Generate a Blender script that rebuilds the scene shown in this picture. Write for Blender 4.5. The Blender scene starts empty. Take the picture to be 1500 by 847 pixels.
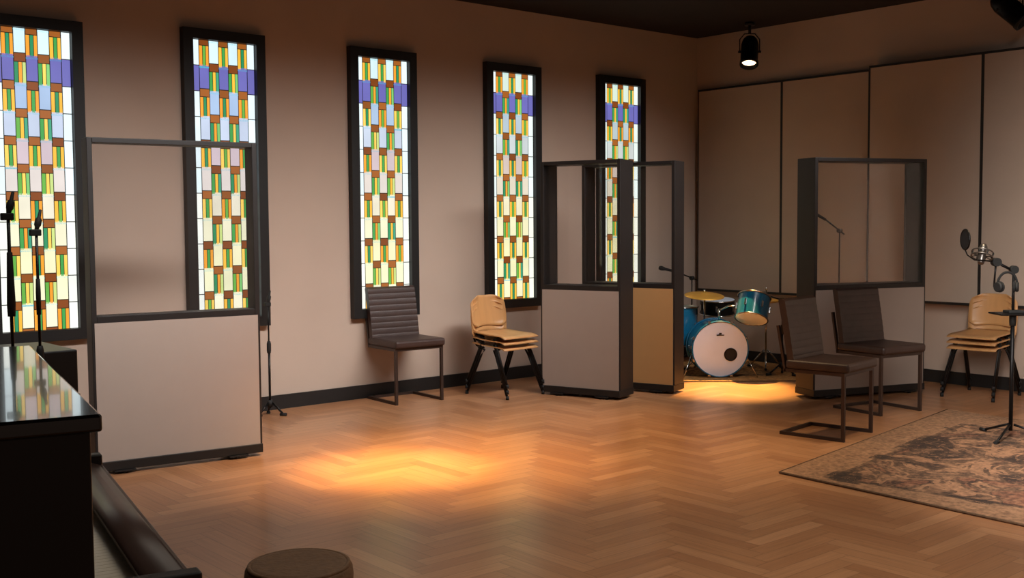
import bpy, bmesh, math, random
from math import sin, cos, tan, radians, pi, atan2, sqrt
from mathutils import Vector, Matrix
random.seed(7)
SC = bpy.context.scene
COL = SC.collection
Z3 = Vector((0, 0, 1))
# ------------------------------------------------------------------ camera
F, HC = 1620.0, 1.45
AZ, PITCH, ROLL = radians(49.4), radians(3.46), radians(0.4)
CAM = Vector((0, 0, HC))
FH = Vector((cos(AZ), sin(AZ), 0)); RH = Vector((sin(AZ), -cos(AZ), 0))
FW = FH*cos(PITCH) - Z3*sin(PITCH); UP0 = FH*sin(PITCH) + Z3*cos(PITCH)
RT = RH*cos(ROLL) - UP0*sin(ROLL); UP = UP0*cos(ROLL) + RH*sin(ROLL)
cd = bpy.data.cameras.new('camera'); cam = bpy.data.objects.new('camera', cd); COL.objects.link(cam)
cam.matrix_world = Matrix(((RT.x, UP.x, -FW.x, CAM.x), (RT.y, UP.y, -FW.y, CAM.y), (RT.z, UP.z, -FW.z, CAM.z), (0, 0, 0, 1)))
cd.sensor_width = 36; cd.lens = 36*F/1500; cd.clip_start = .05
SC.camera = cam
SC.view_settings.view_transform = 'Standard'
def ray(px, py): return FW + RT*((px-750)/F) - UP*((py-423.5)/F)
def at(px, py, z=0.0):
    d = ray(px, py); return CAM + d*((z-CAM.z)/d.z)
def at_y(px, py, y):
    d = ray(px, py); return CAM + d*(y/d.y)
def at_x(px, py, x):
    d = ray(px, py); return CAM + d*(x/d.x)
def at_d(px, py, D):
    d = ray(px, py); return CAM + d*(D/d.dot(FH))
YW = (at(395, 597).y + at(790, 553).y + at(1020, 521).y)/3
XB = at_y(1020, 521, YW).x
ZC = at_y(1019, 56, YW).z
ZT = (at_y(326, 48, YW).z + at_y(560, 73, YW).z + at_y(751, 95, YW).z + at_y(910, 115, YW).z)/4
ZB = (at_y(565, 465, YW).z + at_y(756, 448, YW).z)/2
XMIN, YMIN = -2.6, -3.6
# ------------------------------------------------------------------ materials
def lin(c):
    return tuple(((v/255)/12.92 if v/255 <= .04045 else (((v/255)+.055)/1.055)**2.4) for v in c[:3])
def nt(name):
    m = bpy.data.materials.new(name); m.use_nodes = True
    return m, m.node_tree, m.node_tree.nodes['Principled BSDF']
def mat(name, c, rough=.5, metal=0.0, var=.12, scale=6.0, bump=0.0, bscale=200.0, stretch=(1, 1, 1), emit=None, es=1.0, coat=0.0):
    m, t, b = nt(name); N, L = t.nodes, t.links
    tc = N.new('ShaderNodeTexCoord'); mp = N.new('ShaderNodeMapping'); mp.inputs['Scale'].default_value = stretch
    L.new(tc.outputs['Object'], mp.inputs['Vector'])
    no = N.new('ShaderNodeTexNoise'); no.inputs['Scale'].default_value = scale; no.inputs['Detail'].default_value = 4
    L.new(mp.outputs[0], no.inputs['Vector'])
    rp = N.new('ShaderNodeValToRGB'); cl = lin(c)
    rp.color_ramp.elements[0].position = .3; rp.color_ramp.elements[1].position = .7
    rp.color_ramp.elements[0].color = tuple(max(0, v*(1-var)) for v in cl)+(1,)
    rp.color_ramp.elements[1].color = tuple(min(1, v*(1+var)) for v in cl)+(1,)
    L.new(no.outputs['Fac'], rp.inputs[0]); L.new(rp.outputs[0], b.inputs['Base Color'])
    b.inputs['Roughness'].default_value = rough; b.inputs['Metallic'].default_value = metal
    if coat: b.inputs['Coat Weight'].default_value = coat; b.inputs['Coat Roughness'].default_value = .03
    if bump:
        n2 = N.new('ShaderNodeTexNoise'); n2.inputs['Scale'].default_value = bscale
        L.new(mp.outputs[0], n2.inputs['Vector'])
        bp = N.new('ShaderNodeBump'); bp.inputs['Strength'].default_value = bump; bp.inputs['Distance'].default_value = .004
        L.new(n2.outputs['Fac'], bp.inputs['Height']); L.new(bp.outputs[0], b.inputs['Normal'])
    if emit:
        b.inputs['Emission Color'].default_value = lin(emit)+(1,); b.inputs['Emission Strength'].default_value = es
    return m
MT = dict(
 wall=mat('wall_paint', (184, 165, 150), .85, var=.04, scale=1.5),
 ceil=mat('ceiling_black', (22, 17, 16), .9, var=.3, scale=3),
 black=mat('black_painted_wood', (22, 19, 18), .55, var=.2),
 frame=mat('window_frame_black', (14, 13, 13), .5, var=.2),
 gobo=mat('charcoal_laminate', (30, 26, 25), .5, var=.12),
 fabric=mat('beige_fabric', (166, 152, 142), .95, var=.015, scale=8, bump=.12, bscale=400),
 fabric2=mat('tan_wall_fabric', (178, 161, 146), .95, var=.03, scale=3, bump=.15, bscale=400),
 gold=mat('spotlit_fabric', (196, 150, 96), .95, var=.02, scale=8, bump=.12, bscale=400),  # beige panel fabric with the spot's warm light put into its colour
 metal=mat('black_metal', (24, 23, 24), .38, metal=.6, var=.1),
 bronze=mat('dark_bronze_tube', (66, 52, 46), .4, metal=.5, var=.1),
 leather=mat('dark_brown_leather', (58, 41, 36), .42, var=.15, scale=14, bump=.2, bscale=120),
 ply=mat('beech_plywood', (198, 148, 96), .38, var=.07, scale=3, stretch=(6, 1, 1)),
 chrome=mat('chrome', (190, 190, 190), .15, metal=1, var=.03),
 nickel=mat('satin_nickel', (120, 116, 112), .35, metal=.9, var=.05),
 piano=mat('black_piano_lacquer', (9, 8, 9), .12, var=.2, coat=.6),
 pianob=mat('black_piano_side', (8, 7, 8), .4, var=.2),
 brown=mat('brown_fallboard', (78, 57, 50), .35, var=.15, scale=5, stretch=(8, 1, 1)),
 ivory=mat('ivory_keys', (240, 230, 208), .3, var=.03),
 blue=mat('blue_sparkle', (18, 100, 140), .25, var=.5, scale=260, coat=.5),
 head=mat('drum_head', (214, 228, 248), .5, var=.03),
 brass=mat('cymbal_bronze', (246, 186, 84), .45, metal=.6, var=.1),
 cane=mat('woven_cane', (112, 82, 56), .65, var=.14, scale=40, bump=.6, bscale=80),
 rubber=mat('rubber', (14, 14, 14), .7, var=.1),
 lens=mat('warm_lamp_lens', (255, 190, 110), .3, emit=(255, 214, 160), es=5),
 darklens=mat('dark_lamp_lens', (40, 32, 28), .15, var=.1),
 foam=mat('grille_foam', (20, 20, 21), .9, var=.3, scale=80),
 edge=mat('rug_edge', (96, 72, 52), .95, var=.3, scale=60),
)
# node helpers for the patterned materials
def mathn(t):
    N, L = t.nodes, t.links
    def mth(op, x, y=None):
        n = N.new('ShaderNodeMath'); n.operation = op
        for i, v in enumerate((x, y)):
            if v is None: continue
            if isinstance(v, (int, float)): n.inputs[i].default_value = v
            else: L.new(v, n.inputs[i])
        return n.outputs[0]
    return mth
# glass
m, t, b = nt('partition_glass'); N, L = t.nodes, t.links; mth = mathn(t)
N.remove(b); out = N['Material Output']
tr = N.new('ShaderNodeBsdfTransparent'); tr.inputs[0].default_value = (.988, .988, .99, 1)
gl = N.new('ShaderNodeBsdfGlossy'); gl.inputs['Roughness'].default_value = .01
lw = N.new('ShaderNodeLayerWeight'); lw.inputs[0].default_value = .5
fc = mth('ADD', .028, mth('MULTIPLY', mth('POWER', lw.outputs['Facing'], 4.0), .5))
mx = N.new('ShaderNodeMixShader'); L.new(fc, mx.inputs[0]); L.new(tr.outputs[0], mx.inputs[1]); L.new(gl.outputs[0], mx.inputs[2]); L.new(mx.outputs[0], out.inputs[0])
MT['glass'] = m
# stained glass (colour per pane stored on the faces)
m, t, b = nt('stained_glass'); N, L = t.nodes, t.links
a = N.new('ShaderNodeAttribute'); a.attribute_name = 'pane_colour'
tc = N.new('ShaderNodeTexCoord'); no = N.new('ShaderNodeTexNoise'); no.inputs['Scale'].default_value = 5
L.new(tc.outputs['Object'], no.inputs['Vector'])
mr = N.new('ShaderNodeMapRange'); mr.inputs[1].default_value = .25; mr.inputs[2].default_value = .75; mr.inputs[3].default_value = .92; mr.inputs[4].default_value = 1.06
L.new(no.outputs['Fac'], mr.inputs[0])
vm = N.new('ShaderNodeVectorMath'); vm.operation = 'SCALE'; L.new(a.outputs['Color'], vm.inputs[0]); L.new(mr.outputs[0], vm.inputs['Scale'])
L.new(vm.outputs[0], b.inputs['Emission Color']); b.inputs['Emission Strength'].default_value = 1.22
b.inputs['Base Color'].default_value = (.02, .02, .02, 1); b.inputs['Roughness'].default_value = .3
MT['stained'] = m
# herringbone floor
m, t, b = nt('herringbone_oak'); N, L = t.nodes, t.links; mth = mathn(t)
a = N.new('ShaderNodeAttribute'); a.attribute_name = 'plank'
rp = N.new('ShaderNodeValToRGB'); e = rp.color_ramp.elements
e[0].color = lin((162, 112, 77))+(1,); e[1].color = lin((188, 137, 98))+(1,)
for p, c in ((.35, (170, 120, 83)), (.7, (178, 128, 90))):
    k = e.new(p); k.color = lin(c)+(1,)
L.new(a.outputs['Fac'], rp.inputs[0])
u2 = N.new('ShaderNodeUVMap'); u2.uv_map = 'grain'
mp = N.new('ShaderNodeMapping'); mp.inputs['Scale'].default_value = (3.5, 70, 1); L.new(u2.outputs[0], mp.inputs[0])
no = N.new('ShaderNodeTexNoise'); no.inputs['Scale'].default_value = 1; no.inputs['Detail'].default_value = 6; L.new(mp.outputs[0], no.inputs['Vector'])
mr = N.new('ShaderNodeMapRange'); mr.inputs[1].default_value = .3; mr.inputs[2].default_value = .7; mr.inputs[3].default_value = .85; mr.inputs[4].default_value = 1.1
L.new(no.outputs['Fac'], mr.inputs[0])
u1 = N.new('ShaderNodeUVMap'); u1.uv_map = 'norm'
sp = N.new('ShaderNodeSeparateXYZ'); L.new(u1.outputs[0], sp.inputs[0])
du = mth('GREATER_THAN', mth('ABSOLUTE', mth('SUBTRACT', sp.outputs[0], .5)), .4955)
dv = mth('GREATER_THAN', mth('ABSOLUTE', mth('SUBTRACT', sp.outputs[1], .5)), .475)
k = mth('MULTIPLY', mr.outputs[0], mth('SUBTRACT', 1.0, mth('MULTIPLY', mth('MAXIMUM', du, dv), .34)))
vm = N.new('ShaderNodeVectorMath'); vm.operation = 'SCALE'; L.new(rp.outputs[0], vm.inputs[0]); L.new(k, vm.inputs['Scale'])
L.new(vm.outputs[0], b.inputs['Base Color']); b.inputs['Roughness'].default_value = .28
MT['floor'] = m
# rugs: mirrored ornament, worn by noise, with border bands
def rug_mat(name, cx, cy, hx, hy, base, dark, light, border, big=2.0, patch=.55):
    m, t, b = nt(name); N, L = t.nodes, t.links; mth = mathn(t)
    tc = N.new('ShaderNodeTexCoord'); sp = N.new('ShaderNodeSeparateXYZ'); L.new(tc.outputs['Object'], sp.inputs[0])
    ax = mth('ABSOLUTE', mth('SUBTRACT', sp.outputs[0], cx)); ay = mth('ABSOLUTE', mth('SUBTRACT', sp.outputs[1], cy))
    cb = N.new('ShaderNodeCombineXYZ'); L.new(ax, cb.inputs[0]); L.new(ay, cb.inputs[1])
    nz = N.new('ShaderNodeTexNoise'); nz.inputs['Scale'].default_value = big; nz.inputs['Detail'].default_value = 3.5; nz.inputs['Distortion'].default_value = 1.6; L.new(cb.outputs[0], nz.inputs['Vector'])
    vo = N.new('ShaderNodeTexVoronoi'); vo.inputs['Scale'].default_value = 12; L.new(cb.outputs[0], vo.inputs['Vector'])
    l1 = mth('LESS_THAN', mth('ABSOLUTE', mth('SUBTRACT', nz.outputs['Fac'], .50)), .028)
    l3 = mth('LESS_THAN', nz.outputs['Fac'], .42)
    l2 = mth('LESS_THAN', mth('ABSOLUTE', mth('SUBTRACT', vo.outputs['Distance'], .36)), .09)
    fld = mth('GREATER_THAN', nz.outputs['Fac'], .50)
    de = mth('MINIMUM', mth('SUBTRACT', hx, ax), mth('SUBTRACT', hy, ay))      # distance to the edge
    w1 = N.new('ShaderNodeTexNoise'); w1.inputs['Scale'].default_value = 42; w1.inputs['Detail'].default_value = 6; L.new(tc.outputs['Object'], w1.inputs['Vector'])
    w2 = N.new('ShaderNodeTexNoise'); w2.inputs['Scale'].default_value = 5; w2.inputs['Detail'].default_value = 5; L.new(tc.outputs['Object'], w2.inputs['Vector'])
    w3 = N.new('ShaderNodeTexNoise'); w3.inputs['Scale'].default_value = 2.2; w3.inputs['Detail'].default_value = 4; w3.inputs['Distortion'].default_value = .8; L.new(tc.outputs['Object'], w3.inputs['Vector'])
    def mix(fac, A, B):
        x = N.new('ShaderNodeMix'); x.data_type = 'RGBA'
        L.new(fac, x.inputs[0])
        for i, v in ((6, A), (7, B)):
            if isinstance(v, tuple): x.inputs[i].default_value = lin(v)+(1,)
            else: L.new(v, x.inputs[i])
        return x.outputs[2]
    c = mix(fld, light, base)
    c = mix(mth('MULTIPLY', l2, .25), c, dark)
    c = mix(mth('MULTIPLY', l1, .75), c, dark)
    c = mix(mth('MULTIPLY', l3, .75), c, dark)
    bd = mth('LESS_THAN', de, .30)
    bc = mix(mth('MULTIPLY', l2, .25), border, base)
    c = mix(bd, c, bc)
    band = mth('MULTIPLY', mth('GREATER_THAN', de, .28), mth('LESS_THAN', de, .33))
    c = mix(mth('MULTIPLY', band, .7), c, dark)
    wr = N.new('ShaderNodeMapRange'); wr.inputs[1].default_value = .42; wr.inputs[2].default_value = .66; wr.inputs[3].default_value = 0; wr.inputs[4].default_value = .7
    L.new(mth('MULTIPLY', mth('ADD', w1.outputs['Fac'], w2.outputs['Fac']), .5), wr.inputs[0])
    c = mix(wr.outputs[0], c, border)
    dk_ = N.new('ShaderNodeMapRange'); dk_.inputs[1].default_value = patch; dk_.inputs[2].default_value = patch+.06; dk_.inputs[3].default_value = 0; dk_.inputs[4].default_value = .85
    L.new(w3.outputs['Fac'], dk_.inputs[0])
    inner = mth('GREATER_THAN', de, .24)
    c = mix(mth('MULTIPLY', mth('MULTIPLY', dk_.outputs[0], inner), mth('GREATER_THAN', w1.outputs['Fac'], .44)), c, dark)
    sc = N.new('ShaderNodeVectorMath'); sc.operation = 'SCALE'; L.new(c, sc.inputs[0]); L.new(mth('ADD', mth('MULTIPLY', w1.outputs['Fac'], 2.0), -.05), sc.inputs['Scale'])
    L.new(sc.outputs[0], b.inputs['Base Color']); b.inputs['Roughness'].default_value = .95
    bp = N.new('ShaderNodeBump'); bp.inputs['Strength'].default_value = .3; bp.inputs['Distance'].default_value = .006
    L.new(w1.outputs['Fac'], bp.inputs['Height']); L.new(bp.outputs[0], b.inputs['Normal'])
    return m
# ------------------------------------------------------------------ mesh builder
def axm(p0, d):
    return Matrix.Translation(p0) @ Vector(d).to_track_quat('Z', 'Y').to_matrix().to_4x4()
class MB:
    def __init__(s): s.bm = bmesh.new()
    def box(s, lo, hi, mtx=None, bev=0.0):
        lo, hi = Vector(lo), Vector(hi)
        v = [s.bm.verts.new((x, y, z)) for x in (lo.x, hi.x) for y in (lo.y, hi.y) for z in (lo.z, hi.z)]
        fs = [s.bm.faces.new([v[i] for i in q]) for q in ((0, 1, 3, 2), (4, 6, 7, 5), (0, 4, 5, 1), (2, 3, 7, 6), (0, 2, 6, 4), (1, 5, 7, 3))]
        if bev:
            es = {e for f in fs for e in f.edges}
            r = bmesh.ops.bevel(s.bm, geom=list(es), offset=bev, segments=3, affect='EDGES', profile=.5)
            v = list({w for f in r['faces'] for w in f.verts} | {w for w in v if w.is_valid})
        if mtx is not None:
            for w in v: w.co = mtx @ w.co
        return s
    def lathe(s, prof, mtx=Matrix(), seg=24, smooth=True):
        rings = []
        for r, h in prof:
            if r < 1e-6: rings.append([s.bm.verts.new(mtx @ Vector((0, 0, h)))])
            else: rings.append([s.bm.verts.new(mtx @ Vector((r*cos(2*pi*i/seg), r*sin(2*pi*i/seg), h))) for i in range(seg)])
        for a, b in zip(rings, rings[1:]):
            for i in range(seg):
                j = (i+1) % seg
                q = [a[i % len(a)], a[j % len(a)], b[j % len(b)], b[i % len(b)]]
                q = list(dict.fromkeys(q))
                if len(q) > 2:
                    f = s.bm.faces.new(q); f.smooth = smooth and len(q) == 4
        return s
    def tube(s, p0, p1, r, r1=None, seg=12):
        p0, p1 = Vector(p0), Vector(p1); ln = (p1-p0).length
        return s.lathe([(0, 0), (r, 0), (r if r1 is None else r1, ln), (0, ln)], axm(p0, p1-p0), seg)
    def bar(s, p0, p1, w, h):      # square tube
        p0, p1 = Vector(p0), Vector(p1); ln = (p1-p0).length
        return s.box((-w/2, -h/2, 0), (w/2, h/2, ln), axm(p0, p1-p0))
    def path(s, pts, r, seg=8):
        pts = [Vector(p) for p in pts]
        ref = Vector((.31, .17, .93)); rings = []
        for i, p in enumerate(pts):
            d = (pts[min(i+1, len(pts)-1)]-pts[max(i-1, 0)]).normalized()
            x = d.cross(ref).normalized(); y = d.cross(x)
            rings.append([s.bm.verts.new(p + x*r*cos(2*pi*k/seg) + y*r*sin(2*pi*k/seg)) for k in range(seg)])
        for a, b in zip(rings, rings[1:]):
            for k in range(seg):
                f = s.bm.faces.new([a[k], a[(k+1) % seg], b[(k+1) % seg], b[k]]); f.smooth = True
        s.bm.faces.new(rings[0]); s.bm.faces.new(rings[-1])
        return s
    def torus(s, mtx, R, r, seg=32, sub=8):
        g = [[s.bm.verts.new(mtx @ Vector(((R+r*cos(2*pi*k/sub))*cos(2*pi*i/seg), (R+r*cos(2*pi*k/sub))*sin(2*pi*i/seg), r*sin(2*pi*k/sub)))) for k in range(sub)] for i in range(seg)]
        for i in range(seg):
            for k in range(sub):
                f = s.bm.faces.new([g[i][k], g[(i+1) % seg][k], g[(i+1) % seg][(k+1) % sub], g[i][(k+1) % sub]]); f.smooth = True
        return s
    def sheet(s, fn, nx, ny, th):
        P = [[Vector(fn(i/nx, j/ny)) for j in range(ny+1)] for i in range(nx+1)]
        def nrm(i, j):
            a = P[min(i+1, nx)][j]-P[max(i-1, 0)][j]; b = P[i][min(j+1, ny)]-P[i][max(j-1, 0)]
            return a.cross(b).normalized()
        A = [[s.bm.verts.new(P[i][j]) for j in range(ny+1)] for i in range(nx+1)]
        B = [[s.bm.verts.new(P[i][j]-nrm(i, j)*th) for j in range(ny+1)] for i in range(nx+1)]
        for i in range(nx):
            for j in range(ny):
                f = s.bm.faces.new([A[i][j], A[i+1][j], A[i+1][j+1], A[i][j+1]]); f.smooth = True
                f = s.bm.faces.new([B[i][j], B[i][j+1], B[i+1][j+1], B[i+1][j]]); f.smooth = True
        for i in range(nx):
            s.bm.faces.new([A[i][0], B[i][0], B[i+1][0], A[i+1][0]]); s.bm.faces.new([A[i][ny], A[i+1][ny], B[i+1][ny], B[i][ny]])
        for j in range(ny):
            s.bm.faces.new([A[0][j], A[0][j+1], B[0][j+1], B[0][j]]); s.bm.faces.new([A[nx][j], B[nx][j], B[nx][j+1], A[nx][j+1]])
        return s
    def prism(s, poly, x0, x1, smooth=False):   # poly in (y,z), extruded along x
        a = [s.bm.verts.new((x0, p[0], p[1])) for p in poly]; b = [s.bm.verts.new((x1, p[0], p[1])) for p in poly]
        s.bm.faces.new(a); s.bm.faces.new(b[::-1])
        for i in range(len(poly)):
            j = (i+1) % len(poly); f = s.bm.faces.new([a[i], b[i], b[j], a[j]]); f.smooth = smooth
        return s
    def build(s, name, m, parent=None, loc=None):
        bmesh.ops.recalc_face_normals(s.bm, faces=s.bm.faces[:])
        me = bpy.data.meshes.new(name); s.bm.to_mesh(me); s.bm.free()
        me.materials.append(MT[m] if isinstance(m, str) else m)
        o = bpy.data.objects.new(name, me); COL.objects.link(o)
        if parent: o.parent = parent
        if loc is not None: o.location = loc
        return o
def tag(o, label=None, cat=None, group=None, kind=None):
    if label: o['label'] = label
    if cat: o['category'] = cat
    if group: o['group'] = group
    if kind: o['kind'] = kind
    return o
def thing(name, label, cat, loc=(0, 0, 0), rz=0.0, group=None):
    o = bpy.data.objects.new(name, None); COL.objects.link(o); o.empty_display_size = .1
    o.location = loc; o.rotation_euler = (0, 0, rz)
    return tag(o, label, cat, group)
def dup(o, loc, rz, label, parent=None):
    c = o.copy(); COL.objects.link(c)
    if parent is None:
        c.location = loc; c.rotation_euler = (0, 0, rz); c['label'] = label
    else: c.parent = parent
    for ch in [q for q in bpy.data.objects if q.parent == o]: dup(ch, None, None, None, c)
    return c
# ------------------------------------------------------------------ setting
def struct(o): return tag(o, kind='structure')
def floor():
    w, Ln = .085, .51
    me = bpy.data.meshes.new('floor'); V = []; Fc = []; U1 = []; U2 = []; R = []
    def add(x0, y0, x1, y1, horiz):
        a0, b0, a1, b1 = max(x0, XMIN), max(y0, YMIN), min(x1, XB), min(y1, YW)
        if a1-a0 < 1e-4 or b1-b0 < 1e-4: return
        k = len(V); ox, oy = random.random()*50, random.random()*50
        for x, y in ((a0, b0), (a1, b0), (a1, b1), (a0, b1)):
            V.append((x, y, 0)); un, vn = (x-x0)/(x1-x0), (y-y0)/(y1-y0)
            um, vmm = (x-x0, y-y0)
            if not horiz: un, vn, um, vmm = vn, un, vmm, um
            U1.append((un, vn)); U2.append((um+ox, vmm+oy))
        Fc.append((k, k+1, k+2, k+3)); R.append(min(1, max(0, random.random()*.85+(.15 if horiz else 0))))
    for kk in range(int((YMIN-Ln)/w)-2, int(YW/w)+2):
        for mm in range(-26, 26):
            x, y = kk*w+2*Ln*mm, kk*w
            if x > XB or x+Ln < XMIN: continue
            add(x, y, x+Ln, y+w, True); add(x, y+w, x+w, y+w+Ln, False)
    me.from_pydata(V, [], Fc)
    for nm, D in (('norm', U1), ('grain', U2)):
        uv = me.uv_layers.new(name=nm)
        for i, lp in enumerate(me.loops): uv.data[i].uv = D[lp.vertex_index]
    at_ = me.attributes.new('plank', 'FLOAT', 'FACE')
    for i, r in enumerate(R): at_.data[i].value = r
    me.materials.append(MT['floor'])
    o = bpy.data.objects.new('floor', me); COL.objects.link(o); return struct(o)
floor()
struct(MB().box((XMIN, YW, 0), (XB+.2, YW+.2, ZC)).build('wall_left', 'wall'))
struct(MB().box((XB, YMIN, 0), (XB+.2, YW, ZC)).build('wall_back', 'wall'))
struct(MB().box((XMIN, YMIN, ZC), (XB+.2, YW+.2, ZC+.15)).build('ceiling', 'ceil'))
struct(MB().box((XMIN, YW-.018, 0), (XB, YW, .11)).build('baseboard_left', 'black'))
struct(MB().box((XB-.018, YMIN, 0), (XB, YW-.018, .11)).build('baseboard_back', 'black'))
# windows
gA0, gA1 = at(793, 577), at(909, 587)
dA = (gA1-gA0).normalized(); nA = Vector((-dA.y, dA.x, 0)); rB = at(988, 578)
PAL = [(208, 234, 240), (104, 102, 174), (160, 184, 216), (190, 202, 224), (202, 184, 192), (218, 208, 202), (228, 222, 200), (234, 230, 198), (236, 232, 190), (238, 236, 196), (244, 240, 210)]
def stained(parent, w, h, yellow, seed):
    rnd = random.Random(seed); V, Fc, CC = [], [], []
    def q(x0, z0, x1, z1, c, g=.003, y=-.02):
        k = len(V); V.extend([(x0+g, y, z0+g), (x1-g, y, z0+g), (x1-g, y, z1-g), (x0+g, y, z1-g)]); Fc.append((k, k+1, k+2, k+3))
        j = 1+rnd.uniform(-.06, .05); CC.append(tuple(min(1, v*j) for v in lin(c))+(1,))
    q(-w/2, 0, w/2, h, (18, 15, 13), 0, -.014)
    rows = 11; rh = h/rows; mgn = .12; cw = (1-2*mgn)/5
    for c in (0, 6):       # side margins of plain glass
        x0, x1 = (-w/2, -w/2+mgn*w) if c == 0 else (w/2-mgn*w, w/2)
        for i in range(rows):
            z1 = h-i*rh; mg = PAL[1] if i == 1 else ((228, 244, 248) if i < 6 else (242, 245, 236))
            if yellow and i != 1: mg = tuple(a*(1-yellow*.6)+b2*yellow*.6 for a, b2 in zip(mg, (228, 218, 150)))
            q(x0, z1-rh, x1, z1, mg)
    for c in range(5):
        x0 = -w/2+(mgn+cw*c)*w; x1 = x0+cw*w
        for i in range(-1, rows+1):
            pale = PAL[min(max(i, 0), rows-1)]
            if yellow and i != 1: pale = tuple(a*(1-yellow)+b2*yellow for a, b2 in zip(pale, (214, 200, 120)))
            zt = h-i*rh
            def cl(a, b_, xa, xb, col, g=.003):
                a, b_ = max(a, 0), min(b_, h)
                if b_-a > .012: q(xa, a, xb, b_, col, g)
            if (c+i) % 2:      # pale pane
                cl(zt-rh*.90, zt+rh*.05, x0, x1, pale)
            else:              # brown square, then upright green and amber strips
                cl(zt-.22*rh, zt+.10*rh, x0, x1, rnd.choice([(140, 78, 28), (126, 64, 22), (158, 90, 34)]))
                gr = rnd.choice([(40, 140, 92), (64, 156, 76), (100, 172, 70)])
                am = rnd.choice([(246, 184, 62), (238, 156, 48), (248, 204, 92)])
                gl_ = rnd.choice([(196, 216, 130), (60, 156, 122), (120, 190, 110)])
                cs = [gr, am, gl_] if c % 2 else [am, gr, am]
                f3 = (0, .36, .68, 1)
                for s_ in range(3):
                    cl(zt-1.03*rh, zt-.22*rh, x0+(x1-x0)*f3[s_], x0+(x1-x0)*f3[s_+1], cs[s_], .0022)
                cl(zt-1.10*rh, zt-1.03*rh, x0, x1, (70, 176, 196), .001)
    me = bpy.data.meshes.new('stained_glass'); me.from_pydata(V, [], Fc)
    at_ = me.attributes.new('pane_colour', 'FLOAT_COLOR', 'FACE')
    for i, c in enumerate(CC): at_.data[i].color = c
    me.materials.append(MT['stained'])
    o = bpy.data.objects.new('stained_glass', me); COL.objects.link(o); o.parent = parent
    return o
WW, WH, FB, FD = .655, ZT-ZB, .075, .06
WX = [at_y(px, py, YW-.04).x for px, py in ((46, 26), (328, 48), (561, 73), (752, 95), (911, 115))]
# the row goes on beside the camera; the next window only shows as a reflection
d0 = ray(962, 335); t0 = (rB-CAM).dot(nA)/d0.dot(nA); hp_ = CAM+d0*t0; rf = d0-nA*(2*d0.dot(nA))
xr = (hp_+rf*((YW-hp_.y)/rf.y)).x if rf.y > 0 else WX[0]-1.43
xr = min(max(xr, XMIN+.5), WX[0]-1.0)
WX += [xr]
for i, xc in enumerate(WX):
    e = thing('window_%d' % (i+1), None, None, (xc, YW, ZB)); struct(e)
    f = MB(); hh = WH-(.05 if i == 0 else 0)
    f.box((-WW/2, -FD, 0), (-WW/2+FB, 0, hh)).box((WW/2-FB, -FD, 0), (WW/2, 0, hh))
    f.box((-WW/2+FB, -FD, 0), (WW/2-FB, 0, FB)).box((-WW/2+FB, -FD, hh-FB), (WW/2-FB, 0, hh))
    f.build('window_frame', 'frame', e)
    g = stained(e, WW-2*FB, hh-2*FB, (0, 0, .05, .2, .25, 0, 0)[i], i+3); g.location.z = FB
# acoustic wall panels on the back wall
zpb = at_x(1385, 446, XB-.12).z
zt12 = at_x(1145, 117, XB-.05).z; zt34 = at_x(1390, 82, XB-.14).z
def wpanel(pxl, pxr, zt, dep, zb, label):
    X = XB-dep
    yl = at_x(pxl, 200, X).y; yr = at_x(pxr, 200, X).y
    yl = min(yl, YW-.03)
    e = thing('acoustic_panel', label, 'wall panel', (XB, (yl+yr)/2, zb), 0, 'acoustic panels on the back wall')
    hw, h, b = (yl-yr)/2, zt-zb, .013
    f = MB()
    f.box((-dep, -hw, 0), (0, -hw+b, h)).box((-dep, hw-b, 0), (0, hw, h)).box((-dep, -hw+b, 0), (0, hw-b, b+.01)).box((-dep, -hw+b, h-b-.008), (0, hw-b, h))
    f.build('frame', 'black', e)
    MB().box((-dep+.002, -hw+b, b+.01), (-.005, hw-b, h-b-.008)).build('fabric', 'fabric2', e)
wpanel(1022, 1144.5, zt12, .05, zpb, 'tan fabric wall panel in the room corner, lower pair, behind the drums')
wpanel(1144.5, 1273, zt12, .05, zpb, 'tan fabric wall panel between the corner panel and the taller pair')
wpanel(1272, 1438, zt34, .14, zpb, 'taller tan wall panel seen partly behind the right glass partition')
wpanel(1438, 1640, zt34, .14, zpb, 'taller tan wall panel at the right edge above the stacked chairs')
# ------------------------------------------------------------------ partitions
def gobo(label, p_left, p_right, depth, fab, h=1.95, h_mid=.885):
    pl, pr = Vector(p_left), Vector(p_right); d = pr-pl; w = d.length
    e = thing('glazed_partition', label, 'partition', pl+d/2, atan2(d.y, d.x), 'glazed sound partitions on the floor')
    hw, t = w/2, .03; b0 = .022
    for sx in (-1, 1):
        x0, x1 = (-hw, -hw+t) if sx < 0 else (hw-t, hw)
        MB().box((x0, 0, b0+.055), (x1, depth, h), bev=.003).build('side_board', 'gobo', e)
    MB().box((-hw+t, 0, h-.03), (hw-t, depth, h), bev=.003).build('top_board', 'gobo', e)
    MB().box((-hw+t, 0, h_mid), (hw-t, depth, h_mid+.04), bev=.003).build('middle_rail', 'gobo', e)
    MB().box((-hw, -.012, b0), (hw, depth+.012, b0+.055), bev=.004).build('base_board', 'black', e)
    MB().box((-hw+t*.5, -.004, b0+.055), (hw-t*.5, depth-.006, h_mid)).build('fabric_panel', fab, e)
    for y in (.022, depth-.022):
        MB().box((-hw+t, y-.003, h_mid+.04), (hw-t, y+.003, h-.03)).build('glass_pane', 'glass', e)
    for sx in (-1, 1):
        x = sx*(hw-.16)
        ft = MB().box((x-.06, -.03, .014), (x+.06, depth+.03, b0)).build('foot', 'black', e)
        for y in (-.012, depth+.012):
            MB().lathe([(0, -.011), (.011, -.011), (.011, .011), (0, .011)], axm((x, y, .0112), (1, 0, 0)), 16).build('caster', 'rubber', ft)
    return e
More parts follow.
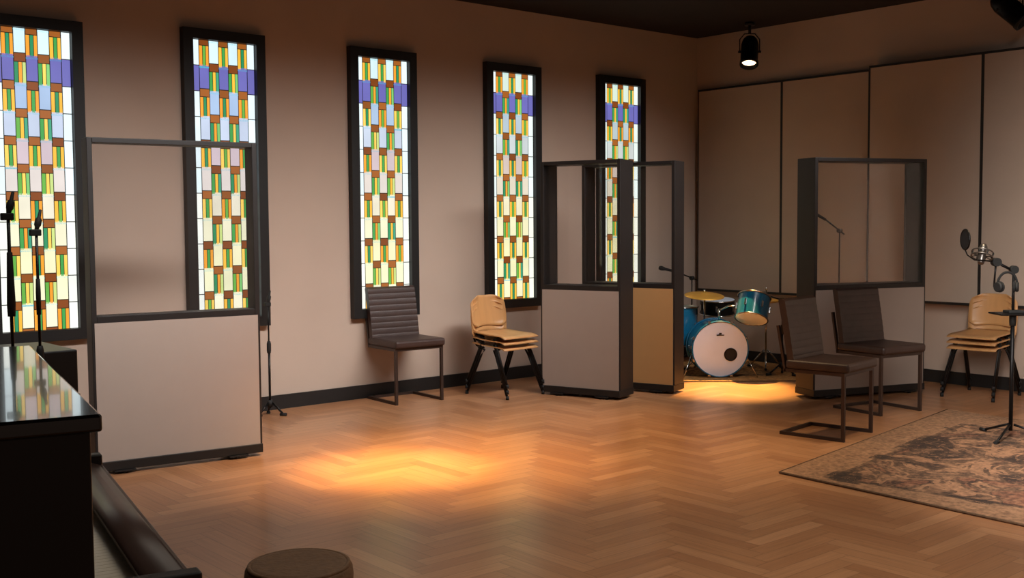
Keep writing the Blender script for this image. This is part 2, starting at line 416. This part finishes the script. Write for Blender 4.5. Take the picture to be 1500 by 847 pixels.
gobo('beige glazed partition in front of the leftmost windows beside the piano', at(141, 698), at(385, 667), .13, 'fabric')
gobo('front grey partition of the pair in the middle of the room', gA0, gA1, .24, 'fabric')
gobo('partition with spotlight colour painted on its lower panel, standing behind the front grey one near the drums', rB-dA*.87, rB, .20, 'gold')
gobo('glazed partition standing behind the two leather chairs at right', at(1191, 586), at(1353, 574), .24, 'fabric')
# ------------------------------------------------------------------ leather chairs
def leather_chair(label):
    e = thing('leather_chair', label, 'chair', (0, 0, 0), 0, 'brown leather cantilever chairs')
    W, D, s = .215, .22, .022
    for sx in (-1, 1):
        x = sx*W
        MB().bar((x, -D, 0), (x, -D, .452), s, s).build('leg', 'bronze', e)
        MB().bar((x, -D+s/2, s/2), (x, D+s/2, s/2), s, s).build('runner', 'bronze', e)
        MB().bar((x, -D+s/2, .441), (x, D-.02, .441), s, s).build('seat_rail', 'bronze', e)
        MB().bar((x, D-.025, .43), (x, D+.032, .74), s, s*.8).build('back_upright', 'bronze', e)
    MB().bar((-W+s/2, D, s/2), (W-s/2, D, s/2), s, s).build('rear_bar', 'bronze', e)
    MB().bar((-W+s/2, -D, .441), (W-s/2, -D, .441), s, s).build('front_bar', 'bronze', e)
    MB().box((-.235, -.26, .452), (.235, .19, .515), bev=.02).build('seat', 'leather', e)
    n = 9; z0, z1 = .49, .915; front, back = [], []
    def yy(z): f = (z-z0)/(z1-z0); return .155+.062*f+.012*f*f
    for i in range(n):
        for q in range(6):
            f = (i+q/6)/n; z = z0+(z1-z0)*f
            front.append((yy(z)-.026-.0022*sin(pi*q/6)**.6, z))
            back.append((yy(z)+.02, z))
    front.append((yy(z1)-.018, z1)); front.append((yy(z1)-.006, z1+.008)); back.append((yy(z1)+.012, z1+.004))
    MB().prism(front+back[::-1], -.225, .225).build('backrest', 'leather', e)
    return e
def place_front(o, a, b_):
    a, b_ = Vector(a), Vector(b_); mid = (a+b_)/2; d = b_-a; rz = atan2(d.y, d.x)
    o.rotation_euler.z = rz; o.location = mid + Vector((-sin(rz), cos(rz), 0))*.22
c1 = leather_chair('dark leather chair alone against the wall under the third window')
place_front(c1, at(581, 594), at(647, 586))
c2 = dup(c1, (0, 0, 0), 0, 'dark leather chair nearest the rug, in front of the other leather chair')
place_front(c2, at(1232, 649), at(1278, 633))
c3 = dup(c1, (0, 0, 0), 0, 'dark leather chair directly in front of the right glazed partition')
p = at(1347, 602); rr = radians(-10); place_front(c3, p-Vector((cos(rr), sin(rr), 0))*.43, p)
# ------------------------------------------------------------------ plywood chairs
def ply_chair(label, group):
    e = thing('plywood_chair', label, 'chair', (0, 0, 0), 0, group)
    def seat(u, v):
        x = (u-.5)*.40; y = -.21+v*.40
        return (x*(1-.06*v), y, .42-.018*cos((u-.5)*pi)*sin(v*pi)-.02*max(0, (.2-v)/.2)**2+.02*v*v)
    MB().sheet(seat, 10, 10, .008).build('seat', 'ply', e)
    def back(u, v):
        a = (u-.5)*2; wd = .20*(1-.10*max(0, v-.35)**2)*sqrt(max(.2, 1-.55*max(0, (v-.72)/.28)**3))*sqrt(max(.3, 1-.5*max(0, (.2-v)/.2)**3))
        return (a*wd, .215-.05*a*a+.035*v, .475+v*.26-.025*abs(a)**4*max(0, v-.5)*2)
    MB().sheet(back, 12, 12, .008).build('backrest', 'ply', e)
    for sx in (-1, 1):
        x = sx*.175
        for pts in ([(x, -.13, .402), (x*1.02, -.06, .385), (x*1.06, -.10, .33), (x*1.2, -.25, .012)], [(x, .13, .402), (x*1.02, .05, .385), (x*1.06, .09, .33), (x*1.2, .24, .012)]):
            lg = MB().path(pts, .010).build('leg', 'metal', e)
            q = pts[-1]; MB().lathe([(0, 0), (.014, 0), (.013, .03), (0, .03)], Matrix.Translation((q[0], q[1], 0)), 12).build('rubber_foot', 'rubber', lg)
        MB().path([(x*.8, .10, .395), (x*.8, .19, .41), (x*.8, .225, .47), (x*.8, .245, .61)], .009).build('back_support', 'metal', e)
    return e
g1, g2 = 'plywood chairs stacked by the fourth window', 'plywood chairs stacked by the back wall'
pos1 = at(739, 577); pos2 = at(1437, 580); pos2.x = min(pos2.x, XB-.40)
base1 = ply_chair('plywood chair at the bottom of the stack by the middle partitions', g1)
base1.location = pos1; base1.rotation_euler.z = radians(4)
words = ('bottom', 'middle', 'top'); DZ = .047
for i in (1, 2):
    o = dup(base1, pos1+Vector((0, 0, DZ*i)), radians(4), 'plywood chair at the %s of the stack by the middle partitions' % words[i])
for i in range(3):
    o = dup(base1, pos2+Vector((0, 0, DZ*i)), radians(-88), 'plywood chair at the %s of the stack against the back wall at right' % words[i]); o['group'] = g2
# ------------------------------------------------------------------ stands
def tripod(e, h_hub, spread, m='metal', rz=0.0, r=.008):
    for k in range(3):
        a = rz+2*pi*k/3; d = Vector((cos(a), sin(a), 0))
        lg = MB().tube(d*.02+Z3*h_hub, d*spread+Z3*.008, r, seg=10).build('leg', m, e)
        MB().tube(d*(spread-.03)+Z3*.012, d*(spread+.02)+Z3*.012, .012, seg=10).build('rubber_foot', 'rubber', lg)
def mic_stand(label, loc, h, boom=None, spread=.27, rz=.4, mic=True, name='microphone_stand'):
    e = thing(name, label, 'stand', loc)
    MB().tube((0, 0, .06), (0, 0, h*.6), .009).build('lower_pole', 'metal', e)
    MB().tube((0, 0, h*.6), (0, 0, h), .0065).build('upper_pole', 'metal', e)
    MB().lathe([(0, 0), (.014, 0), (.016, .02), (.016, .07), (.012, .09), (0, .09)], Matrix.Translation((0, 0, h*.6-.04)), 16).build('clutch', 'rubber', e)
    MB().lathe([(0, 0), (.022, 0), (.022, .05), (0, .05)], Matrix.Translation((0, 0, .07)), 16).build('hub', 'rubber', e)
    tripod(e, .10, spread, rz=rz)
    if boom:
        b0 = Vector((0, 0, h)); d = Vector(boom)
        MB().lathe([(0, -.02), (.02, -.02), (.02, .02), (0, .02)], axm(b0, (1, 0, 0)), 14).build('pivot', 'rubber', e)
        MB().tube(b0-d*.3, b0+d, .007, seg=10).build('boom', 'metal', e)
        if mic:
            dn = d.normalized()
            MB().lathe([(0, 0), (.012, 0), (.014, .1), (.022, .13), (.024, .15), (.018, .17), (0, .178)], axm(b0+d-dn*.02, dn+Vector((0, 0, -.15))), 16).build('microphone', 'foam', e)
    elif mic:
        MB().lathe([(0, 0), (.009, 0), (.010, .02), (.015, .03), (.015, .055), (.008, .065), (.006, .10), (0, .103)], axm((0, 0, h-.01), (.25, .1, 1)), 16).build('microphone_clip', 'rubber', e)
        MB().box((-.03, -.012, h-.03), (.02, .012, h), bev=.005).build('clamp', 'rubber', e)
    return e
def fl(p): return Vector((p.x, p.y, 0))
s1 = at_d(12, 312, 4.5); e1 = mic_stand('black microphone stand with clamp at the left edge before the first window', fl(s1), s1.z, rz=.2, spread=.24)
MB().lathe([(0, 0), (.015, 0), (.017, .05), (.011, .26), (0, .27)], Matrix.Translation((0, 0, 1.08)), 16).build('cable_wrap', 'rubber', e1)
s2 = at_d(53, 336, 4.95); e2 = mic_stand('slim black microphone stand beside the left edge stand, second from left', fl(s2), s2.z, rz=.9, spread=.24)
MB().lathe([(0, 0), (.010, 0), (.011, .1), (.009, .16), (0, .165)], Matrix.Translation((0, 0, 1.05)), 16).build('cable_wrap', 'rubber', e2)
s3 = at(396, 609); mic_stand('thin black stand just right of the beige left partition', s3, .86, rz=1.2, spread=.11)
s4 = at_d(1229, 420, 10.0); mic_stand('boom microphone stand seen through the right partition glass', fl(s4), at_d(1229, 338, 10.0).z, boom=at_d(1206, 320, 10.0)-at_d(1229, 338, 10.0), rz=.3)
# black cabinet behind the piano
e = thing('equipment_case', 'black equipment case with metal corners behind the piano under the first window', 'case', (1.56, 5.66, 0))
MB().box((-.30, -.25, .05), (.30, .25, .62), bev=.008).build('body', 'pianob', e)
MB().box((-.305, -.255, .635), (.305, .255, .85), bev=.008).build('lid', 'pianob', e)
for x in (-.15, .15): MB().box((x-.03, -.268, .59), (x+.03, -.245, .68), bev=.004).build('latch', 'metal', e)
MB().path([(-.06, -.25, .36), (-.05, -.29, .36), (.05, -.29, .36), (.06, -.25, .36)], .01).build('handle', 'metal', e)
for x in (-.25, .25):
    for y in (-.2, .2): MB().lathe([(0, 0), (.025, 0), (.022, .055), (0, .055)], Matrix.Translation((x, y, 0)), 14).build('foot', 'rubber', e)
MB().box((-.31, -.26, .62), (.31, .26, .636)).build('seam_strip', 'metal', e)
# ------------------------------------------------------------------ piano
P, Q = at(150, 607, 1.08), at(45, 506, 1.08); dl = Q-P; Lp = max(1.3, dl.length); rz = atan2(dl.y, dl.x)-pi/2
pe = thing('upright_piano', 'black upright piano at the left edge with glossy top', 'piano', (P.x, P.y, 0), rz)
inv = (Matrix.Translation((P.x, P.y, 0)) @ Matrix.Rotation(rz, 4, 'Z')).inverted()
xo = (inv @ at(252, 803, .70)).x
MB().box((-.60, .02, .0), (-.02, Lp-.02, 1.045), bev=.004).build('case', 'pianob', pe)
MB().box((-.63, 0, 1.045), (0, Lp, 1.08), bev=.006).build('top_lid', 'piano', pe)
MB().box((-.02, .02, .58), (xo-.01, Lp-.02, .655), bev=.004).build('keybed', 'pianob', pe)
k = MB(); n = 52; kw = (Lp-.14)/n
for i in range(n): k.box((-.02, .07+i*kw+.0008, .655), (.10, .07+(i+1)*kw-.0008, .672))
k.build('keyboard', 'ivory', pe)
MB().sheet(lambda u, v: (.085+u*(xo-.085), .06+v*(Lp-.12), .702-.008*u+.012*sin(u*pi)), 6, 2, .02).build('fallboard', 'brown', pe)
MB().box((xo-.012, .06, .655), (xo, Lp-.06, .698), bev=.003).build('key_slip', 'brown', pe)
for y in (.02, Lp-.065): MB().box((-.02, y, .655), (xo, y+.045, .73), bev=.006).build('cheek_block', 'pianob', pe)
for y in (.08, Lp-.14): MB().box((xo-.10, y, 0), (xo-.03, y+.06, .58), bev=.006).build('leg', 'pianob', pe)
# ------------------------------------------------------------------ stool
sp = at(438, 824, .48)
e = thing('round_stool', 'round brown woven stool in the foreground', 'stool', (sp.x, sp.y, 0))
R0 = .152
MB().lathe([(0, .40), (R0-.012, .40), (R0, .412), (R0+.003, .44), (R0, .465), (R0-.01, .477), (R0-.03, .48), (0, .476)], seg=48).build('seat', 'cane', e)
MB().torus(Matrix.Translation((0, 0, .472)), R0-.012, .008, 48).build('seat_rim', 'cane', e)
for k in range(4):
    a = pi/4+k*pi/2; MB().tube((cos(a)*.11, sin(a)*.11, .40), (cos(a)*.15, sin(a)*.15, 0), .014, .011).build('leg', 'brown', e)
MB().torus(Matrix.Translation((0, 0, .17)), .134, .008, 40).build('foot_ring', 'brown', e)
# ------------------------------------------------------------------ rug
A0 = at(1142, 694); a1 = (at(1345, 618)-A0).normalized(); b1 = (at(1500, 772)-A0).normalized()
LA, LB = 2.7, 2.6
ra = atan2(a1.y, a1.x); e = thing('area_rug', 'faded red and beige patterned rug at right under the microphone stand', 'rug', A0, ra)
ir = Matrix.Rotation(-ra, 3, 'Z'); b1l = ir @ b1; a1l = Vector((1, 0, 0)); O = Vector((0, 0, 0))
def quad_slab(m, o0, a, b_, la, lb, z0, z1):
    vs = []
    for z in (z0, z1):
        for s_, t_ in ((0, 0), (la, 0), (la, lb), (0, lb)):
            p_ = o0+a*s_+b_*t_; vs.append(m.bm.verts.new((p_.x, p_.y, z)))
    for q in ((3, 2, 1, 0), (4, 5, 6, 7), (0, 1, 5, 4), (1, 2, 6, 5), (2, 3, 7, 6), (3, 0, 4, 7)): m.bm.faces.new([vs[i] for i in q])
mid = a1l*LA/2+b1l*LB/2
rm = rug_mat('faded_rug', mid.x, mid.y, LA/2, abs(b1l.y)*LB/2, (116, 74, 54), (26, 16, 14), (148, 108, 80), (142, 106, 78), 2.0, .54)
m = MB(); quad_slab(m, O, a1l, b1l, LA, LB, .0005, .0115); m.build('rug_pile', rm, e)
m = MB()
for o0, a, la in ((O, a1l, LA), (O, b1l, LB)): m.tube(o0+Z3*.0075, o0+a*la+Z3*.0075, .007, seg=8)
m.build('rug_binding', 'edge', e)
# ------------------------------------------------------------------ right microphone rig
ZR = .0125
base = at(1480, 642, ZR); base.z = ZR; DR = base.dot(FH)
e = thing('microphone_stand', 'black tripod microphone stand with small tray on the patterned rug', 'stand', base)
def rl(px, py, dD=0.0):
    return at_d(px, py, DR+dD)-base
hp = rl(1480, 395).z
MB().tube((0, 0, .05), (0, 0, .78), .013).build('lower_pole', 'metal', e)
MB().tube((0, 0, .78), (0, 0, hp), .009).build('upper_pole', 'metal', e)
MB().lathe([(0, 0), (.02, 0), (.022, .03), (.022, .08), (.015, .1), (0, .1)], Matrix.Translation((0, 0, .74)), 16).build('clutch', 'rubber', e)
tripod(e, .09, .26, rz=AZ+.3)
tz = rl(1480, 461).z
ty = MB().box((-.12, -.10, tz), (.12, .10, tz+.012), Matrix.Rotation(AZ-pi/2, 4, 'Z'), bev=.005).build('tray', 'metal', e)
MB().box((-.05, -.06, tz+.012), (.06, .04, tz+.03), Matrix.Rotation(AZ-pi/2, 4, 'Z'), bev=.005).build('tray_clamp', 'rubber', ty)
cl = rl(1459, 384)
MB().tube((0, 0, hp-.01), cl, .009).build('boom', 'metal', e)
MB().tube(rl(1456, 420, .02), cl, .006).build('hanging_arm', 'metal', e)
MB().lathe([(0, -.02), (.026, -.02), (.026, .02), (0, .02)], axm(Vector((0, 0, hp)), FH), 16).build('pivot', 'rubber', e)
MB().lathe([(0, -.025), (.028, -.025), (.028, .025), (0, .025)], axm(cl, FH), 16).build('boom_clamp', 'rubber', e)
# microphone in its shock mount
mc = at_d(1439, 372, DR)
e = thing('studio_microphone', 'silver studio microphone in a round shock mount on the right stand', 'microphone', mc)
tilt = (RH*.30+Z3*.93+FH*.35).normalized()
MB().lathe([(0, -.07), (.018, -.07), (.022, -.06), (.022, .01), (.025, .012), (.025, .05), (.018, .066), (0, .07)], axm(O, tilt), 20).build('body', 'nickel', e)
sm = MB().torus(axm(tilt*-.02, tilt), .066, .005).torus(axm(tilt*.01, tilt), .066, .005).build('shock_mount', 'nickel', e)
mm_ = MB(); tq = tilt.to_track_quat('Z', 'Y')
for k in range(8):
    v = tq @ Vector((cos(k*pi/4)*.066, sin(k*pi/4)*.066, 0)); v2 = tq @ Vector((cos(k*pi/4+.5)*.02, sin(k*pi/4+.5)*.02, 0))
    mm_.tube(v-tilt*.02, v2-tilt*.01, .0025, seg=6); mm_.tube(v-tilt*.02, v+tilt*.01, .004, seg=6)
mm_.build('elastic_cords', 'rubber', sm)
MB().path([RH*.06+Z3*-.02, (cl+base-mc)*.8, (cl+base-mc)], .007).build('mount_arm', 'metal', e)
# pop filter
pf = at_d(1414, 351, DR-.05)
e = thing('pop_filter', 'round black pop filter on a gooseneck left of the studio microphone', 'pop filter', pf)
ax = (RH*.95+FH*.04).normalized()
MB().torus(axm(O, ax), .064, .006).build('ring', 'metal', e)
MB().lathe([(0, -.003), (.064, -.003), (.064, .003), (0, .003)], axm(O, ax), 32).build('mesh', 'foam', e)
ce = cl+base-pf
MB().path([(0, 0, -.066), RH*.015-Z3*.10, RH*.06-Z3*.132, RH*.12-Z3*.135, ce*.85+Z3*-.02, ce], .004).build('gooseneck', 'metal', e)
# headphones hanging on the pivot
hpv = at_d(1476, 400, DR-.05)
e = thing('headphones', 'black headphones hanging from the right microphone stand', 'headphones', hpv)
arc = [RH*(cos(a)*.062)+Z3*(sin(a)*.075-.07) for a in [pi*i/14 for i in range(15)]]
MB().path(arc, .008).build('headband', 'foam', e)
for sx in (-1, 1):
    c_ = MB().lathe([(0, -.004), (.030, -.004), (.034, .004), (.034, .010), (.026, .018), (0, .018)], axm(RH*(.055*sx)-Z3*.09, RH*sx+FH*-.5), 20).build('ear_cup', 'rubber', e)
    MB().lathe([(0, -.018), (.028, -.018), (.036, -.012), (.036, -.006), (.030, -.004), (0, -.004)], axm(RH*(.055*sx)-Z3*.09, RH*sx+FH*-.5), 20).build('ear_pad', 'foam', c_)
# ------------------------------------------------------------------ drum kit
DB = at(1055, 555); RZ = AZ-pi/2
def dk(x, y, z=0): return Vector((DB.x, DB.y, 0))+RH*x+FH*y+Z3*z
rg = thing('drum_rug', 'brown patterned rug under the drum kit', 'rug', dk(.22, .55), RZ)
MT['rug2'] = rug_mat('drum_rug', -.09, .015, .71, .735, (138, 94, 52), (56, 32, 20), (186, 140, 82), (170, 122, 66), 3.2, .6)
MB().box((-.80, -.74, .0005), (.62, .75, .010), bev=.003).build('rug_field', 'rug2', rg)
MB().box((-.81, -.755, .0005), (.63, -.74, .009)).build('rug_fringe', 'edge', rg)
RT_ = .011
YA = Matrix.Rotation(pi/2, 4, 'X')     # local z -> -y
bd = thing('bass_drum', 'blue bass drum with white front head and round port hole', 'drum', dk(0, 0, RT_), RZ)
zc = .262; T0 = Matrix.Translation((0, 0, zc))
MB().lathe([(.25, -.36), (.25, -.02)], T0 @ YA, 48).build('shell', 'blue', bd)
MB().lathe([(.250, -.035), (.261, -.035), (.261, .003), (.250, .003), (.250, -.035)], T0 @ YA, 48).build('hoop', 'blue', bd)
MB().lathe([(.250, -.372), (.261, -.372), (.261, -.335), (.250, -.335), (.250, -.372)], T0 @ YA, 48).build('hoop', 'blue', bd)
fh_ = MB().lathe([(0, -.002), (.251, -.003), (.251, -.02), (0, -.02)], T0 @ YA, 48).build('front_head', 'head', bd)
MB().lathe([(0, -.355), (.247, -.355), (.247, -.365), (0, -.365)], T0 @ YA, 48).build('batter_head', 'head', bd)
ph = Matrix.Translation((.095, 0, zc-.05))
MB().lathe([(0, -.002), (.053, -.002), (.053, .0005), (0, .0005)], ph @ YA, 32).build('port_hole', 'rubber', fh_)
MB().torus(ph @ YA, .055, .006).build('port_ring', 'metal', fh_)
MB().box((-.035, -.002, zc+.125), (.035, .003, zc+.134)).box((-.012, -.002, zc+.138), (.012, .003, zc+.15)).build('head_logo', 'gobo', fh_)
for k in range(8):
    a = 2*pi*k/8+pi/8; x, z = cos(a), sin(a)
    MB().tube((x*.270, -.006, zc+z*.270), (x*.270, .10, zc+z*.270), .004, seg=8).box((-.012, -.01, -.008), (.012, .02, .008), Matrix.Translation((x*.266, 0, zc+z*.266)) @ Matrix.Rotation(-a+pi/2, 4, 'Y')).build('tension_rod', 'chrome', bd)
for sx in (-1, 1):
    MB().tube((sx*.245, .10, zc-.06), (sx*.34, -.02, .004), .007, seg=8).build('spur', 'chrome', bd)
MB().tube((.02, .17, zc+.24), (.02, .17, .62), .012).path([(.02, .17, .60), (.10, .13, .65), (.20, .10, .645)], .010).build('tom_mount', 'chrome', bd)
def drum(name, label, loc, r, dep, tiltv, m='blue', legs=None, head='head'):
    e = thing(name, label, 'drum', loc, RZ)
    mx_ = axm(O, tiltv)
    sh = MB().lathe([(r, -dep/2), (r, dep/2)], mx_, 40).build('shell', m, e)
    for s_ in (-1, 1):
        z = s_*dep/2
        MB().torus(mx_ @ Matrix.Translation((0, 0, z)), r+.004, .007, 40).build('hoop', 'chrome', e)
        MB().lathe([(0, z-.002), (r, z-.002), (r, z+.002), (0, z+.002)], mx_, 40).build('drum_head', head, e)
    for k in range(6):
        a = k*pi/3+.3
        MB().box((r-.002, -.008, -.03), (r+.014, .008, .03), mx_ @ Matrix.Rotation(a, 4, 'Z'), bev=.003).build('lug', 'chrome', sh)
    if legs:
        for k in range(3):
            a = k*2*pi/3+.5; x, y = cos(a)*(r+.02), sin(a)*(r+.02)
            MB().tube((x, y, .06), (x, y, -legs), .007, seg=8).build('leg', 'chrome', e)
    return e
drum('rack_tom', 'blue rack tom tilted above the right side of the bass drum', dk(.31, .06, .645), .145, .22, (.22, .42, .88))
drum('floor_tom', 'blue floor tom on legs left behind the bass drum', dk(-.30, .60, .44), .19, .36, (0, 0, 1), legs=.44-RT_)
sn = drum('snare_drum', 'dark snare drum on its stand behind the bass drum', dk(.13, .86, .60), .17, .14, (0, -.1, 1), m='metal')
MB().tube((0, 0, -.08), (0, 0, -.45), .012).build('stand_pole', 'chrome', sn)
for k in range(3):
    a = k*2*pi/3+.2; MB().tube((0, 0, -.40), (cos(a)*.2, sin(a)*.2, -.60+RT_+.008), .008, seg=8).build('stand_leg', 'chrome', sn)
def cymbal_stand(name, label, loc, h, r, tiltv, rz, pair=False):
    e = thing(name, label, 'cymbal', loc, RZ)
    MB().tube((0, 0, .08), (0, 0, h+(.12 if pair else .03)), .009).build('pole', 'chrome', e)
    tripod(e, .18, .18, 'chrome', rz)
    for s_ in ((1, -1) if pair else (1,)):
        MB().lathe([(0, .02*s_), (.025, .018*s_), (.04, .006*s_), (r*.6, -.004*s_), (r, -.014*s_), (r, -.017*s_), (r*.6, -.008*s_), (.04, .002*s_), (0, .012*s_)], axm((0, 0, h+(.02*s_ if pair else 0)), tiltv), 48).build('cymbal', 'brass', e)
    MB().lathe([(0, 0), (.012, 0), (.008, .02), (0, .02)], Matrix.Translation((0, 0, h+(.11 if pair else .025))), 12).build('wing_nut', 'chrome', e)
    return e
cymbal_stand('cymbal', 'gold cymbal on a stand above the bass drum', dk(-.06, .50, RT_), .735, .19, (.03, -.16, 1), .8)
cymbal_stand('hi_hat', 'pair of hi-hat cymbals on a chrome stand right of the drums', dk(.56, .62, RT_), .66, .16, (0, 0, 1), .3, True)
mic_stand('low boom microphone stand right of the drum kit beside the rack tom', dk(.60, .14, RT_), .70, boom=RH*-.16+FH*.02+Z3*.05, spread=.14, rz=.6)
mic_stand('tall boom microphone stand behind the floor tom', dk(-.08, 1.12, RT_), .86, boom=RH*-.2+FH*-.05+Z3*.08, spread=.14, rz=.2)
# ------------------------------------------------------------------ spotlights
def spot_can(px, py, zc_, aim, label, lens):
    pos = at(px, py, zc_)
    e = thing('stage_spotlight', label, 'spotlight', pos, RZ, 'black ceiling spotlights')
    iv = Matrix.Rotation(-RZ, 3, 'Z'); d = (iv @ (Vector(aim)-pos)).normalized()
    mx_ = axm(O, d)
    r = .085
    cn = MB().lathe([(0, -.16), (r*.6, -.16), (r*.85, -.13), (r, -.08), (r, .12), (r+.006, .12), (r+.006, .15), (r-.01, .15), (r-.01, .10), (0, .10)], mx_, 32).build('can', 'metal', e)
    MB().lathe([(0, .104), (r-.014, .104), (r-.014, .112), (0, .112)], mx_, 32).build('lens', lens, cn)
    top = ZC-pos.z
    yk = MB().path([(-r-.012, 0, 0), (-r-.012, 0, .12), (-r*.6, 0, .175), (r*.6, 0, .175), (r+.012, 0, .12), (r+.012, 0, 0)], .006).build('yoke', 'metal', e)
    MB().tube((0, 0, .175), (0, 0, top), .014).build('hanger_rod', 'metal', e)
    MB().lathe([(0, top-.03), (.05, top-.03), (.05, top), (0, top)], Matrix(), 20).build('ceiling_plate', 'metal', e)
    for sx in (-1, 1): MB().tube((sx*(r-.004), 0, 0), (sx*(r+.026), 0, 0), .012).build('knob', 'rubber', yk)
    return pos
aimB = at(1075, 570)
pB = spot_can(1098, 76, 3.10, aimB, 'black ceiling spotlight glowing above the drum kit', 'lens')
pR = spot_can(1480, 14, 3.10, (XB-.1, 2.6, 1.6), 'black ceiling spotlight at the upper right corner', 'darklens')
# ------------------------------------------------------------------ lights
def light(kind, loc, target, power, color, **kw):
    l = bpy.data.lights.new('lamp_or_fill', kind); o = bpy.data.objects.new('lamp_or_fill', l); COL.objects.link(o)
    o.location = loc; l.energy = power; l.color = color
    if target is not None: o.rotation_euler = (Vector(target)-Vector(loc)).to_track_quat('-Z', 'Y').to_euler()
    for k_, v in kw.items(): setattr(l, k_, v)
    return o
WARM = (1, .60, .20)
pA = at(580, 686)
light('SPOT', (pA.x+.3, pA.y-.2, 3.3), pA, 1700, WARM, spot_size=radians(25), spot_blend=1.0, shadow_soft_size=.1)
light('SPOT', (pA.x+.5, pA.y-.5, 3.3), at(630, 680), 720, WARM, spot_size=radians(48), spot_blend=1.0, shadow_soft_size=.15)  # second, wider spot added for the soft halo around the pool
dB = (aimB-pB).normalized()
light('SPOT', pB+dB*.17, aimB, 2900, (1, .64, .2), spot_size=radians(24), spot_blend=.9, shadow_soft_size=.05)
pC = at(900, 650)
light('SPOT', (pC.x+.2, pC.y, 3.3), pC, 370, (1, .68, .36), spot_size=radians(64), spot_blend=1.0, shadow_soft_size=.1)
light('SPOT', (6.9, 3.4, 3.3), at(1400, 660), 165, (1, .76, .48), spot_size=radians(62), spot_blend=1.0, shadow_soft_size=.1)  # added unseen spot that brightens the rug
light('AREA', (4.6, 4.2, 3.3), (4.6, 7.75, .1), 86, (1, .95, .92), shape='RECTANGLE', size=7, size_y=.4, spread=radians(70))  # added fill strip, out of view, brightening the lower window wall
a = light('AREA', (5.6, 2.3, 3.3), None, 125, (1, .93, .87), shape='RECTANGLE', size=5.0, size_y=.4, spread=radians(82))  # added unseen fill strip for the back wall panels
a.rotation_euler = (Vector((9.2, 2.3, 1.2))-Vector((5.6, 2.3, 3.3))).to_track_quat('-Z', 'X').to_euler()
light('AREA', (3.8, 2.0, 3.35), (3.8, 2.0, 0), 42, (1, .88, .74), shape='RECTANGLE', size=4, size_y=4, spread=radians(110))  # soft overhead fill added for the foreground floor, no fixture there
w = bpy.data.worlds.new('world'); SC.world = w; w.use_nodes = True
bg = w.node_tree.nodes['Background']; bg.inputs[0].default_value = (1.0, .67, .51, 1); bg.inputs[1].default_value = .13
